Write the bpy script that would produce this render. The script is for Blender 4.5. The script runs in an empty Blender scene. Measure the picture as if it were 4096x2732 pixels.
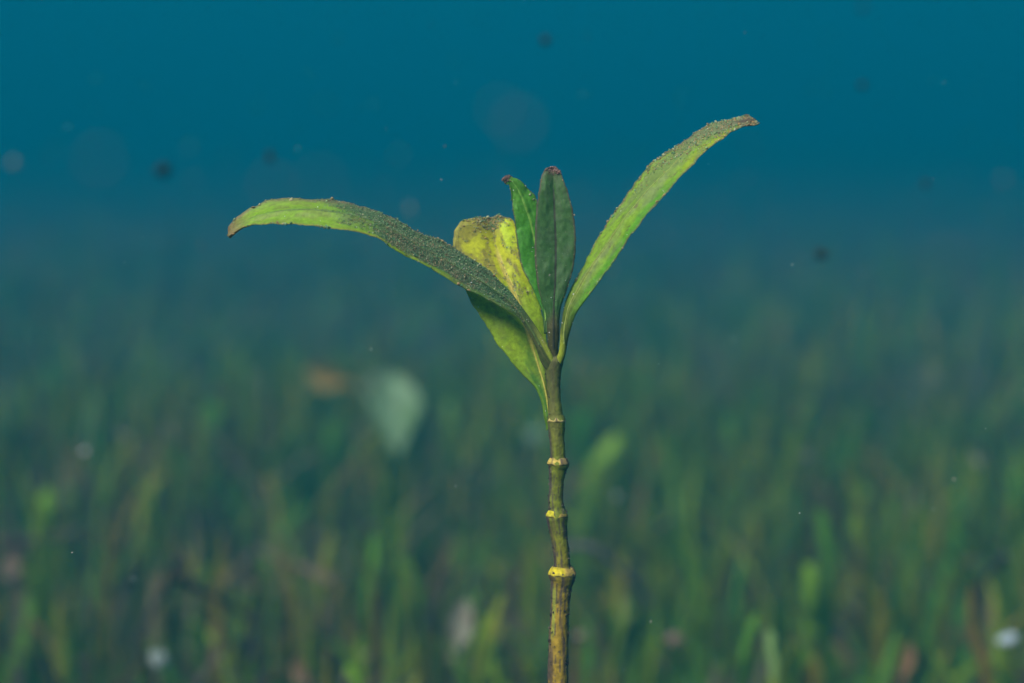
import bpy, math, random
import numpy as np
from mathutils import Vector

random.seed(7)
rng = np.random.default_rng(11)
scene = bpy.context.scene
C = scene.collection

# ------------------------------------------------------------------ camera
F_PX = 50.0 / 36.0 * 4096.0          # focal length in photograph pixels
D0 = 0.40                            # distance of the seedling (m)
CAM_Z = 0.36
TILT = math.atan((1366 - 680) / F_PX)
cam_d = bpy.data.cameras.new('camera')
cam_d.lens = 50; cam_d.sensor_width = 36; cam_d.clip_start = 0.01; cam_d.clip_end = 500
cam_d.dof.use_dof = True
cam_d.dof.focus_distance = D0
cam_d.dof.aperture_fstop = 4.8
cam = bpy.data.objects.new('camera', cam_d); C.objects.link(cam)
cam.location = (0, 0, CAM_Z)
cam.rotation_euler = (math.pi / 2 - TILT, 0, 0)
scene.camera = cam

# ------------------------------------------------------------------ sky, sun, exposure
SUN_EL, SUN_AZ = 47, 222             # azimuth clockwise from +Y (camera looks along +Y)
world = bpy.data.worlds.new('World'); scene.world = world
world.use_nodes = True
wn = world.node_tree.nodes; wl = world.node_tree.links
sky = wn.new('ShaderNodeTexSky'); sky.sky_type = 'NISHITA'; sky.sun_disc = False
sky.sun_elevation = math.radians(SUN_EL); sky.sun_rotation = math.radians(SUN_AZ)
wn['Background'].inputs['Strength'].default_value = 0.10
wl.new(sky.outputs[0], wn['Background'].inputs['Color'])
sun_d = bpy.data.lights.new('sun', 'SUN'); sun_d.energy = 4.5; sun_d.angle = math.radians(26)
sun_d.color = (1.0, 0.96, 0.88)
sun = bpy.data.objects.new('sun', sun_d); C.objects.link(sun)
e, a = math.radians(SUN_EL), math.radians(SUN_AZ)
sdir = Vector((math.cos(e) * math.sin(a), math.cos(e) * math.cos(a), math.sin(e)))
sun.rotation_euler = (-sdir).to_track_quat('-Z', 'Y').to_euler()
sun.location = (0, 0, 5)
scene.view_settings.view_transform = 'Standard'
scene.view_settings.look = 'None'
scene.view_settings.gamma = 1
scene.view_settings.use_curve_mapping = False
scene.view_settings.exposure = 2.45
cy = scene.cycles
cy.use_denoising = True
cy.max_bounces = 8; cy.transmission_bounces = 6; cy.diffuse_bounces = 3
cy.volume_bounces = 1
cy.sample_clamp_indirect = 5

# ------------------------------------------------------------------ helpers
ct, st = math.cos(TILT), math.sin(TILT)
def P(px, py, off=0.0, d=None):
    """photograph pixel -> point at depth d (or the seedling's depth + off mm)"""
    px = np.asarray(px, float); py = np.asarray(py, float)
    dd = (D0 + np.asarray(off, float) / 1000.0) if d is None else d
    u = (px - 2048) / F_PX * dd; v = -(py - 1366) / F_PX * dd
    dd = dd + 0 * px
    return np.stack([u, dd * ct + v * st, CAM_Z - dd * st + v * ct], -1)
def ground_d(py, h=0.25):
    """optical-axis depth where the sight line through row py meets the canopy top, h below the camera"""
    k = (py - 1366) / F_PX
    return h / (st + k * ct)

def hash3(i, j, k, s):
    n = (i * 374761393 + j * 668265263 + k * 2147483647 + s * 974634777) & 0xffffffff
    n = ((n ^ (n >> 13)) * 1274126177) & 0xffffffff
    return ((n ^ (n >> 16)) & 0xffff) / 65535.0
def vnoise(p, s=0):
    p = np.asarray(p, float)
    i = np.floor(p).astype(np.int64); f = p - i; f = f * f * (3 - 2 * f)
    r = 0
    for a in (0, 1):
        for b in (0, 1):
            for c in (0, 1):
                w = (f[..., 0] if a else 1 - f[..., 0]) * (f[..., 1] if b else 1 - f[..., 1]) * (f[..., 2] if c else 1 - f[..., 2])
                r = r + w * hash3(i[..., 0] + a, i[..., 1] + b, i[..., 2] + c, s)
    return r
def fbm(p, s=0, o=4):
    r = 0; amp = 0.5; tot = 0
    for k in range(o):
        r = r + amp * vnoise(np.asarray(p) * 2 ** k, s + k * 17); tot += amp; amp *= 0.55
    return r / tot
def n2(x, y, f, s=0, o=4):
    return fbm(np.stack([x * f, y * f, 0 * x + 3.7], -1), s, o)
def sstep(a, b, x):
    t = np.clip((x - a) / (b - a), 0, 1); return t * t * (3 - 2 * t)
def mix(a, b, t):
    a = np.asarray(a, float); b = np.asarray(b, float); t = np.asarray(t)[..., None]
    return a * (1 - t) + b * t

def resample(pts, n):
    """Catmull-Rom through pts, n samples evenly along the length"""
    p = np.asarray(pts, float)
    q = np.vstack([2 * p[0] - p[1], p, 2 * p[-1] - p[-2]])
    out = []
    for i in range(1, len(q) - 2):
        t = np.linspace(0, 1, 12, endpoint=False)[:, None]
        a0, a1, a2, a3 = q[i - 1], q[i], q[i + 1], q[i + 2]
        out.append(0.5 * (2 * a1 + (a2 - a0) * t + (2 * a0 - 5 * a1 + 4 * a2 - a3) * t ** 2 + (3 * a1 - a0 - 3 * a2 + a3) * t ** 3))
    c = np.vstack(out + [p[-1:]])
    L = np.concatenate([[0], np.cumsum(np.linalg.norm(np.diff(c, axis=0), axis=1))])
    s = np.linspace(0, L[-1], n)
    return np.stack([np.interp(s, L, c[:, k]) for k in range(c.shape[1])], -1)

def mesh_obj(name, V, Fc, mat, parent=None, col=None, uv=None, smooth=True, origin=None):
    me = bpy.data.meshes.new(name)
    V = np.asarray(V, float)
    if origin is not None: V = V - np.asarray(origin)
    me.from_pydata(V.tolist(), [], Fc.tolist() if isinstance(Fc, np.ndarray) else Fc)
    if smooth: me.polygons.foreach_set('use_smooth', [True] * len(me.polygons))
    if col is not None:
        at = me.color_attributes.new('Col', 'FLOAT_COLOR', 'POINT')
        cc = np.ones((len(V), 4)); cc[:, :3] = np.clip(col, 0, 1)
        at.data.foreach_set('color', cc.ravel())
    me.materials.append(mat); me.update()
    o = bpy.data.objects.new(name, me); C.objects.link(o)
    if origin is not None: o.location = origin
    if parent is not None:
        o.parent = parent
        if origin is None: o.location = tuple(-x for x in world_loc(parent))
        else: o.location = tuple(np.asarray(origin) - np.asarray(world_loc(parent)))
    return o
def world_loc(o):
    l = Vector(o.location)
    while o.parent: o = o.parent; l = l + Vector(o.location)
    return tuple(l)
def tag(o, label=None, cat=None, group=None, kind=None):
    if label: o['label'] = label
    if cat: o['category'] = cat
    if group: o['group'] = group
    if kind: o['kind'] = kind
    return o
def empty(name, loc):
    o = bpy.data.objects.new(name, None); C.objects.link(o); o.location = loc
    o.empty_display_size = 0.02
    return o
def quads(nu, nv, wrap=False, off=0, flip=False):
    i = np.arange(nu - 1)[:, None]; j = np.arange(nv if wrap else nv - 1)[None, :]
    j2 = (j + 1) % nv
    f = np.stack([i * nv + j, (i + 1) * nv + j + 0 * i, (i + 1) * nv + j2, i * nv + j2], -1).reshape(-1, 4) + off
    return f[:, ::-1] if flip else f
def tube(path, rad, seg=16, squash=None):
    """swept tube; path (n,3), rad (n,) or (n,seg); closed at both ends"""
    path = np.asarray(path, float); n = len(path)
    T = np.gradient(path, axis=0); T /= np.linalg.norm(T, axis=1)[:, None]
    ref = np.array([0.0, 1.0, 0.0]) if abs(T[:, 1]).mean() < 0.8 else np.array([1.0, 0, 0])
    A = np.cross(T, ref); A /= np.linalg.norm(A, axis=1)[:, None]
    B = np.cross(T, A)
    th = np.linspace(0, 2 * math.pi, seg, endpoint=False)
    r = np.asarray(rad, float)
    if r.ndim == 1: r = np.repeat(r[:, None], seg, 1)
    V = path[:, None] + r[..., None] * (np.cos(th)[None, :, None] * A[:, None] + np.sin(th)[None, :, None] * B[:, None])
    Fq = quads(n, seg, True).tolist()
    Fq.append(list(range(seg))[::-1]); Fq.append([(n - 1) * seg + k for k in range(seg)])
    return V.reshape(-1, 3), Fq, th

ICO_V = None
def _ico():
    p = (1 + 5 ** .5) / 2
    v = np.array([(-1, p, 0), (1, p, 0), (-1, -p, 0), (1, -p, 0), (0, -1, p), (0, 1, p), (0, -1, -p), (0, 1, -p), (p, 0, -1), (p, 0, 1), (-p, 0, -1), (-p, 0, 1)], float)
    v /= np.linalg.norm(v[0])
    f = np.array([(0, 11, 5), (0, 5, 1), (0, 1, 7), (0, 7, 10), (0, 10, 11), (1, 5, 9), (5, 11, 4), (11, 10, 2), (10, 7, 6), (7, 1, 8), (3, 9, 4), (3, 4, 2), (3, 2, 6), (3, 6, 8), (3, 8, 9), (4, 9, 5), (2, 4, 11), (6, 2, 10), (8, 6, 7), (9, 8, 1)])
    return v, f
ICO_V, ICO_F = _ico()
def lumps(pos, size, jitter=0.35, aniso=0.5):
    """many small irregular grains in one vertex array"""
    n = len(pos)
    V = ICO_V[None] * (1 + jitter * (rng.random((n, 12, 1)) * 2 - 1))
    V = V * (1 + aniso * (rng.random((n, 1, 3)) * 2 - 1))
    q = rng.normal(size=(n, 4)); q /= np.linalg.norm(q, axis=1)[:, None]
    w, x, y, z = q.T
    R = np.stack([np.stack([1 - 2 * (y * y + z * z), 2 * (x * y - z * w), 2 * (x * z + y * w)], -1),
                  np.stack([2 * (x * y + z * w), 1 - 2 * (x * x + z * z), 2 * (y * z - x * w)], -1),
                  np.stack([2 * (x * z - y * w), 2 * (y * z + x * w), 1 - 2 * (x * x + y * y)], -1)], 1)
    V = np.einsum('nij,nkj->nki', R, V) * np.asarray(size)[:, None, None] + np.asarray(pos)[:, None]
    Fc = (ICO_F[None] + 12 * np.arange(n)[:, None, None]).reshape(-1, 3)
    return V.reshape(-1, 3), Fc

# ------------------------------------------------------------------ materials
def new_mat(name):
    m = bpy.data.materials.new(name); m.use_nodes = True
    nt = m.node_tree; nt.nodes.clear()
    out = nt.nodes.new('ShaderNodeOutputMaterial')
    return m, nt, out
def col_mat(name, transl=0.0, rough=0.6, spec=0.25, grain=(400, 0.35), bump=0.3, tint=None, bump_dist=0.0005):
    """material coloured by the vertex colour 'Col' with procedural grain and fine relief"""
    m, nt, out = new_mat(name); N, L = nt.nodes, nt.links
    if tint is None:
        c = N.new('ShaderNodeVertexColor'); c.layer_name = 'Col'; cs = c.outputs['Color']
    else:
        c = N.new('ShaderNodeRGB'); c.outputs[0].default_value = (*tint, 1); cs = c.outputs[0]
    tc = N.new('ShaderNodeTexCoord')
    nz = N.new('ShaderNodeTexNoise'); nz.inputs['Scale'].default_value = grain[0]; nz.inputs['Detail'].default_value = 5
    nz.inputs['Roughness'].default_value = 0.65
    L.new(tc.outputs['Object'], nz.inputs['Vector'])
    mr = N.new('ShaderNodeMapRange'); mr.inputs['From Min'].default_value = 0.3; mr.inputs['From Max'].default_value = 0.7
    mr.inputs['To Min'].default_value = 1 - grain[1]; mr.inputs['To Max'].default_value = 1 + grain[1]
    L.new(nz.outputs['Fac'], mr.inputs['Value'])
    mx = N.new('ShaderNodeVectorMath'); mx.operation = 'SCALE'
    L.new(cs, mx.inputs[0]); L.new(mr.outputs['Result'], mx.inputs['Scale'])
    bp = N.new('ShaderNodeBump'); bp.inputs['Strength'].default_value = bump; bp.inputs['Distance'].default_value = bump_dist
    L.new(nz.outputs['Fac'], bp.inputs['Height'])
    p = N.new('ShaderNodeBsdfPrincipled')
    p.inputs['Roughness'].default_value = rough; p.inputs['Specular IOR Level'].default_value = spec
    L.new(mx.outputs[0], p.inputs['Base Color']); L.new(bp.outputs[0], p.inputs['Normal'])
    if transl > 0:
        t = N.new('ShaderNodeBsdfTranslucent'); L.new(mx.outputs[0], t.inputs['Color']); L.new(bp.outputs[0], t.inputs['Normal'])
        ms = N.new('ShaderNodeMixShader'); ms.inputs[0].default_value = transl
        L.new(p.outputs[0], ms.inputs[1]); L.new(t.outputs[0], ms.inputs[2]); L.new(ms.outputs[0], out.inputs['Surface'])
    else:
        L.new(p.outputs[0], out.inputs['Surface'])
    return m
M_leaf = col_mat('leaf_tissue', 0.38, 0.55, 0.3, (900, 0.28), 0.25, bump_dist=0.0004)
M_stem = col_mat('stem_bark', 0, 0.7, 0.25, (600, 0.45), 0.6, bump_dist=0.0008)
M_silt = col_mat('silt_grains', 0.45, 0.9, 0.05, (1500, 0.4), 0.0)
M_grass = col_mat('seagrass_blade', 0.35, 0.6, 0.2, (120, 0.3), 0.0)
M_bed = col_mat('seabed_mud', 0, 0.95, 0.05, (40, 0.4), 0.5, tint=(0.070, 0.060, 0.028), bump_dist=0.01)
M_part = col_mat('drifting_flakes', 0.3, 0.7, 0.2, (500, 0.2), 0.0)
M_obj = col_mat('seabed_debris', 0.1, 0.7, 0.2, (150, 0.35), 0.3)

# ------------------------------------------------------------------ seabed
gx = np.sinh(np.linspace(-4.6, 4.6, 161)) / np.sinh(4.6) * 60
X, Y = np.meshgrid(gx, gx, indexing='ij')
def bed_z(x, y):
    x = np.asarray(x, float); y = np.asarray(y, float)
    rise = 0.013 * np.maximum(0, y - 1.2) ** 1.35              # the bed shelves upward away from the seedling
    return rise + 0.03 * sstep(0.3, 0.7, y) + (n2(x + 31, y + 17, 1.3, 5, 3) - 0.5) * 0.06 + (n2(x + 90, y + 40, 7, 9, 2) - 0.5) * 0.014
Z = bed_z(X, Y)
tag(mesh_obj('seabed', np.stack([X, Y, Z], -1).reshape(-1, 3), quads(161, 161), M_bed), kind='structure')

# ------------------------------------------------------------------ the mangrove seedling
# stem outline: row, left edge, right edge (photograph pixels)
ST = [(1395, 2206, 2232), (1420, 2196, 2243), (1445, 2184, 2254), (1475, 2181, 2246), (1520, 2185, 2242), (1550, 2187, 2240), (1600, 2191, 2243), (1640, 2192, 2249),
      (1664, 2193, 2252), (1672, 2190, 2258), (1684, 2189, 2262), (1693, 2191, 2261), (1712, 2193, 2259), (1754, 2197, 2257), (1805, 2201, 2260), (1832, 2202, 2261),
      (1840, 2198, 2266), (1852, 2189, 2277), (1860, 2189, 2276), (1875, 2194, 2265), (1920, 2197, 2255), (1950, 2197, 2253), (2000, 2193, 2252), (2035, 2196, 2258),
      (2048, 2190, 2267), (2062, 2184, 2271), (2072, 2185, 2271), (2100, 2191, 2270), (2150, 2204, 2270), (2200, 2211, 2275), (2250, 2216, 2280), (2268, 2217, 2281),
      (2278, 2207, 2292), (2292, 2194, 2302), (2305, 2195, 2303), (2322, 2200, 2297), (2345, 2203, 2285), (2400, 2204, 2280), (2480, 2201, 2275), (2560, 2195, 2273),
      (2640, 2192, 2273), (2732, 2190, 2273)]
ST = np.array(ST, float)
rows = np.arange(1395, 2733, 3.0)
le = np.interp(rows, ST[:, 0], ST[:, 1]); ri = np.interp(rows, ST[:, 0], ST[:, 2])
k = np.array([1, 2, 3, 2, 1]) / 9.0
le[2:-2] = np.convolve(le, k, 'valid'); ri[2:-2] = np.convolve(ri, k, 'valid')
path = P((le + ri) / 2, rows, 0.0); rad = (ri - le) / 2 / F_PX * D0
# hypocotyl: thickens below the frame, then tapers into the bed
end = path[-1]; base = np.array([end[0] - 0.006, end[1] - 0.004, -0.03])
tt = np.linspace(0, 1, 60)[1:]
low = end + (base - end) * tt[:, None] + np.stack([0.004 * np.sin(tt * 3.1), 0 * tt, 0 * tt], -1)
lr = rad[-1] * (1 + 0.75 * np.sin(np.clip(tt * 1.25, 0, 1) * math.pi * 0.6)) * (1 - 0.35 * sstep(0.75, 1, tt))
path_all = np.vstack([path, low]); rad_all = np.concatenate([rad, lr])
SEG = 40
th = np.linspace(0, 2 * math.pi, SEG, endpoint=False)
zz = np.cumsum(np.concatenate([[0], np.linalg.norm(np.diff(path_all, axis=0), axis=1)]))
pn = np.stack(np.broadcast_arrays(np.cos(th)[None] * 2.2, np.sin(th)[None] * 2.2, zz[:, None] * 260), -1)
rr = rad_all[:, None] * (1 + 0.10 * (fbm(pn, 3, 4) - 0.5) + 0.16 * np.maximum(0, fbm(pn * 2.5, 8, 3) - 0.60))
V, Fq, _ = tube(path_all, rr, SEG)
# colours: green-olive above, ochre brown below, purple-brown bark patches down the sides
h = np.clip((np.concatenate([rows, 2732 + zz[len(rows):] * 0 + np.linspace(0, 3000, len(low))]) - 1400) / 1300, 0, 2.5)[:, None] + 0 * th[None]
c = mix((0.080, 0.090, 0.016), (0.125, 0.145, 0.008), sstep(0.08, 0.25, h))
c = mix(c, (0.25, 0.165, 0.012), sstep(0.5, 0.85, h))
blo = fbm(pn * np.array([1.3, 1.3, 0.35]), 21, 4)
c = mix(c, (0.07, 0.043, 0.026), sstep(0.50, 0.62, blo) * (0.35 + 0.5 * sstep(0.3, 0.8, h)))
fine = fbm(pn * np.array([3.0, 3.0, 1.2]), 33, 4)
c = mix(c, (0.045, 0.035, 0.034), sstep(0.58, 0.66, fine) * sstep(0.2, 0.6, h) * 0.85)
# pale green strip where the lowest section's bark has peeled
seed_loc = (base[0], base[1], float(bed_z(base[0], base[1])))
SEED = empty('mangrove_seedling', seed_loc)
tag(SEED, 'young mangrove seedling with five silt-dusted leaves on a jointed stem rising from the seagrass', 'plant')
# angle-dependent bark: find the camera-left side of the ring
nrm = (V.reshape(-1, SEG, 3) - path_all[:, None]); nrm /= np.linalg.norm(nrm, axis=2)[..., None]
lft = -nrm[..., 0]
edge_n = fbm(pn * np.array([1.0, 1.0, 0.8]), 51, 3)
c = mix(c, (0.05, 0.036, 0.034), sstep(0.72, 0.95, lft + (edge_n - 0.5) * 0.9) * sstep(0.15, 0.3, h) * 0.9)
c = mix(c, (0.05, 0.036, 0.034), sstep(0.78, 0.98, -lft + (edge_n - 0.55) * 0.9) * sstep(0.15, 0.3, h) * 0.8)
c = mix(c, (0.19, 0.22, 0.03), sstep(0.50, 0.60, lft) * (1 - sstep(0.78, 0.86, lft)) * sstep(0.72, 0.74, h) * (1 - sstep(0.86, 0.90, h)) * 0.8)
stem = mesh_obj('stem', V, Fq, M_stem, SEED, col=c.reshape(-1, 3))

def node_ring(row, lx, rx, colr, colr2, s, split=0.1):
    """leaf-scar collar: pale shelf on the stem's flare with an uneven rim"""
    cx, r = (lx + rx) / 2, (rx - lx) / 2 / F_PX * D0
    c0 = P(cx, row)
    th = np.linspace(0, 2 * math.pi, 48, endpoint=False)
    up = np.array([0, st, ct]); rt = np.array([1.0, 0, 0]); fw = np.array([0, ct, -st])
    prof = [(0.66, 0.46), (0.80, 0.36), (0.93, 0.14), (1.02, -0.04), (1.02, -0.12), (0.96, -0.20), (0.84, -0.26)]
    Vv, cc = [], []
    wob = fbm(np.stack([np.cos(th) * 1.6, np.sin(th) * 1.6, 0 * th + s], -1), s, 3) - 0.5
    wob2 = fbm(np.stack([np.cos(th) * 4, np.sin(th) * 4, 0 * th + s], -1), s + 5, 3) - 0.5
    for i, (pr, ph) in enumerate(prof):
        rr_ = r * (pr * (1 + 0.10 * wob + 0.08 * wob2)); hh = r * (ph * 1.0 + 0.22 * wob + 0.10 * wob2)
        Vv.append(c0 + rr_[:, None] * (np.cos(th)[:, None] * rt + np.sin(th)[:, None] * fw) + hh[:, None] * up)
        rim = (0.45, 0.1, 0.0, 0.45, 1.0, 1.0, 1.0)[i]
        cc.append(mix(mix(mix(np.tile(colr, (48, 1)), colr2, sstep(-0.15, 0.25, np.cos(th) - split + 0.8 * wob)), (0.06, 0.042, 0.035), sstep(0.16, 0.24, wob2 + 0.15 * wob)), (0.115, 0.095, 0.030), np.clip(np.full(48, rim) * (0.85 + wob2), 0, 1)))
    Fq = quads(len(prof), 48, True).tolist() + quads(1, 48, True).tolist()
    Fq.append([k for k in range(48)]); Fq.append([(len(prof) - 1) * 48 + k for k in range(48)][::-1])
    return mesh_obj('node_ring', np.vstack(Vv), Fq, M_stem, SEED, col=np.vstack(cc))
node_ring(1682, 2189, 2262, (0.42, 0.33, 0.10), (0.40, 0.33, 0.13), 4, 0.5)
node_ring(1851, 2189, 2277, (0.42, 0.31, 0.06), (0.24, 0.17, 0.06), 9, 0.0)
node_ring(2060, 2184, 2271, (0.44, 0.39, 0.012), (0.26, 0.19, 0.03), 15, 0.1)
node_ring(2292, 2193, 2303, (0.50, 0.40, 0.010), (0.30, 0.20, 0.04), 23, 0.15)

NU, NV = 200, 41
def leaf(Lp, Mp, Rp, dL, dM, dR, thick, colour, bulge=0.0, jag=2.0, seed=1, rib=(0.35, 0.15), rib_col=(0.2, 0.3, 0.05), grains=None, label=None, round_base=0.12):
    """leaf from its traced left edge, midrib and right edge (pixels, base -> tip) with depths (mm) along each"""
    t = np.linspace(0, 1, NU)
    L, Mi, R = resample(Lp, NU), resample(Mp, NU), resample(Rp, NU)
    kd = lambda d: np.interp(t, [q[0] for q in d], [q[1] for q in d]) if isinstance(d[0], tuple) else np.interp(t, np.linspace(0, 1, len(d)), d)
    # uneven, nibbled margins
    for E, sg in ((L, -1), (R, 1)):
        w = E - Mi; ln = np.linalg.norm(w, axis=1)[:, None] + 1e-6
        nz = fbm(np.stack([t * 55, 0 * t + sg * 9, 0 * t + seed], -1), seed, 3) - 0.5
        E += w / ln * (nz * jag * 4 * sstep(0.12, 0.35, t))[:, None]
    pl, pm, pr = P(L[:, 0], L[:, 1], kd(dL)), P(Mi[:, 0], Mi[:, 1], kd(dM)), P(R[:, 0], R[:, 1], kd(dR))
    v = np.linspace(-1, 1, NV)
    G = np.where(v[None, :, None] < 0, pm[:, None] + (pl - pm)[:, None] * (-v)[None, :, None], pm[:, None] + (pr - pm)[:, None] * v[None, :, None])
    wid = (np.linalg.norm(pl - pm, axis=1) + np.linalg.norm(pr - pm, axis=1)) / 2
    # smooth normals
    du = np.gradient(G, axis=0); dv = np.gradient(G, axis=1)
    nn = np.cross(dv, du); nn /= np.linalg.norm(nn, axis=2)[..., None] + 1e-12
    if nn[NU // 2, NV // 2, 1] > 0: nn = -nn              # towards the camera
    U, Vv = np.meshgrid(t, v, indexing='ij')
    bw = sstep(0.05, 0.3, U)
    G = G + nn * (bulge * wid[:, None] * np.sin(np.pi * np.abs(Vv)) * bw)[..., None]
    und = (fbm(np.stack([U * 9, Vv * 1.6, 0 * U + seed], -1), seed + 3, 3) - 0.5)
    G = G + nn * (und * 0.0011 * bw)[..., None]
    tk = kd(thick)[:, None] / 1000.0 * np.sqrt(np.clip(1 - 0.92 * Vv ** 2, 0.02, 1))
    roundb = 1 - sstep(round_base * 0.6, round_base * 1.6, U)
    tk = tk * (1 - roundb) + roundb * (kd(thick)[:, None] / 1000.0) * np.sqrt(np.clip(1 - Vv ** 2, 0.0004, 1))
    fr = G + nn * tk[..., None] / 2; bk = G - nn * tk[..., None] / 2
    col = colour(U, Vv)
    n = NU * NV
    f1 = quads(NU, NV); f2 = quads(NU, NV, off=n, flip=True)
    side = []
    for i in range(NU - 1):
        a = i * NV; b = (i + 1) * NV
        side += [[b, a, a + n, b + n], [a + NV - 1, b + NV - 1, b + NV - 1 + n, a + NV - 1 + n]]
    for j in range(NV - 1):
        a = j; side.append([a, a + 1, a + 1 + n, a + n])
        b = (NU - 1) * NV + j; side.append([b + 1, b, b + n, b + 1 + n])
    o = mesh_obj('leaf', np.vstack([fr.reshape(-1, 3), bk.reshape(-1, 3)]), np.vstack([f1, f2, np.array(side)]), M_leaf, SEED,
                 col=np.vstack([col.reshape(-1, 3), col.reshape(-1, 3)]))
    if label: o['label'] = label
    if rib:
        s0, s1 = 14, int(NU * 0.93)
        rp = fr[s0:s1, NV // 2] - nn[s0:s1, NV // 2] * 0.00005
        q = np.linspace(0, 1, len(rp))
        Vr, Fr, _ = tube(rp, (rib[0] * (1 - q) + rib[1] * q) / 1000.0 * (1 - 0.9 * sstep(0.85, 1, q)), 8)
        rc = np.array([rib_col] * len(Vr))
        mesh_obj('midrib', Vr, Fr, M_leaf, o, col=rc)
    if grains:
        P0, C0, S0 = [], [], []
        for cnt, mask, size, cols, push in grains:
            uu = rng.random(cnt * 4); vv = rng.random(cnt * 4) * 2 - 1
            keep = rng.random(cnt * 4) < mask(uu, vv)
            uu, vv = uu[keep][:cnt], vv[keep][:cnt]
            iu = np.clip((uu * (NU - 1)).astype(int), 0, NU - 1); iv = np.clip(((vv + 1) / 2 * (NV - 1)).round().astype(int), 0, NV - 1)
            fu = uu * (NU - 1) - iu
            iu2 = np.clip(iu + 1, 0, NU - 1)
            pos = fr[iu, iv] * (1 - fu)[:, None] + fr[iu2, iv] * fu[:, None]
            pos = pos + rng.normal(size=pos.shape) * 0.00010
            clump = vnoise(pos * 2600, 5)          # crumbs heap up unevenly
            sz = (size[0] + (size[1] - size[0]) * rng.random(len(uu)) ** 3.0) / 1000.0 * (0.55 + 0.55 * clump)
            pos = pos + nn[iu, iv] * (sz * push * 0.5 + 0.00028 * push * np.clip(clump - 0.45, 0, 1))[:, None]
            cc = np.array(cols)[rng.integers(0, len(cols), len(uu))] * (1.05 + 0.7 * rng.random((len(uu), 1)))
            P0.append(pos); C0.append(cc); S0.append(sz)
        P0, C0, S0 = np.vstack(P0), np.vstack(C0), np.concatenate(S0)
        Vg, Fg = lumps(P0, S0)
        tag(mesh_obj('silt_crust', Vg, Fg, M_silt, o, col=np.repeat(C0, 12, 0), smooth=False), kind='stuff')
    return o

BROWN = [(0.32, 0.225, 0.10), (0.37, 0.255, 0.12), (0.26, 0.20, 0.10), (0.28, 0.26, 0.14)]
GREYG = [(0.20, 0.28, 0.14), (0.14, 0.24, 0.11), (0.27, 0.28, 0.16), (0.10, 0.20, 0.09)]
WHITE = [(0.6, 0.65, 0.62)]
def spark(cnt): return (cnt, lambda u, v: 0.5 + 0 * u, (0.10, 0.20), WHITE, 0.5)
def rimmask(lo=0.90, p=0.8, u0=0.2): return lambda u, v: p * (np.abs(v) > lo) * (u > u0) * (n2(u, v, 14, 77, 2) > 0.45)

# --- dark green leaf standing upright in the middle
def col_centre(u, v):
    c = mix((0.085, 0.080, 0.024), (0.050, 0.130, 0.026), sstep(0.20, 0.30, u + 0.05 * np.abs(v)))
    n = n2(u * 4, v, 3.5, 3, 4)
    c = mix(c, (0.078, 0.140, 0.050), sstep(0.40, 0.70, n) * 0.7 * sstep(0.25, 0.4, u))
    c = mix(c, (0.10, 0.09, 0.05), sstep(0.90, 0.99, u) * 0.7)
    c = mix(c, (0.20, 0.11, 0.09), sstep(0.955, 0.985, u + 0.02 * (n - 0.5)))
    rim = sstep(0.88, 0.97, np.abs(v)) * sstep(0.25, 0.4, u)
    c = mix(c, (0.11, 0.075, 0.055), rim * 0.8)
    rib = (1 - sstep(0.035, 0.10, np.abs(v) * (0.7 + 0.6 * u))) * sstep(0.2, 0.35, u) * (1 - sstep(0.85, 0.95, u))
    return mix(c, (0.045, 0.052, 0.028), rib)
leaf([(2218, 1441), (2203, 1413), (2191, 1372), (2188, 1318), (2185, 1263), (2168, 1212), (2152, 1151), (2147, 1120), (2141, 1043), (2139, 968), (2142, 889), (2148, 811), (2158, 746), (2168, 699), (2185, 672), (2204, 666)],
     [(2220, 1444), (2214, 1400), (2213, 1350), (2214, 1270), (2217, 1185), (2221, 1134), (2222, 1077), (2223, 975), (2219, 872), (2216, 791), (2211, 692), (2213, 667)],
     [(2222, 1441), (2232, 1393), (2238, 1338), (2238, 1277), (2243, 1236), (2259, 1185), (2276, 1135), (2294, 1070), (2303, 995), (2302, 927), (2293, 852), (2279, 791), (2265, 746), (2247, 699), (2231, 672), (2222, 666)],
     [-0.2, -1.4, -2.4, -3.0, -3.2, -3.0, -2], [-0.3, -1.6, -2.0, -2.2, -2.2, -2.2, -1.5], [-0.2, -1.4, -2.4, -3.0, -3.4, -3.2, -2],
     [2.6, 3.2, 1.6, 0.8, 0.6, 0.5, 0.5], col_centre, bulge=0.05, jag=1.2, seed=5, rib=(0.30, 0.12), rib_col=(0.050, 0.050, 0.028), round_base=0.26,
     grains=[(700, rimmask(0.92, 0.8, 0.3), (0.08, 0.22), BROWN + GREYG, 0.2), (260, lambda u, v: (u > 0.95) * 0.9, (0.15, 0.4), [(0.26, 0.15, 0.13), (0.18, 0.11, 0.09)], 0.3),
             (220, lambda u, v: 0.5 + 0 * u, (0.05, 0.10), GREYG, 0.1), spark(8)],
     label='dark green upright leaf facing forward with a dark midrib')

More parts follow.
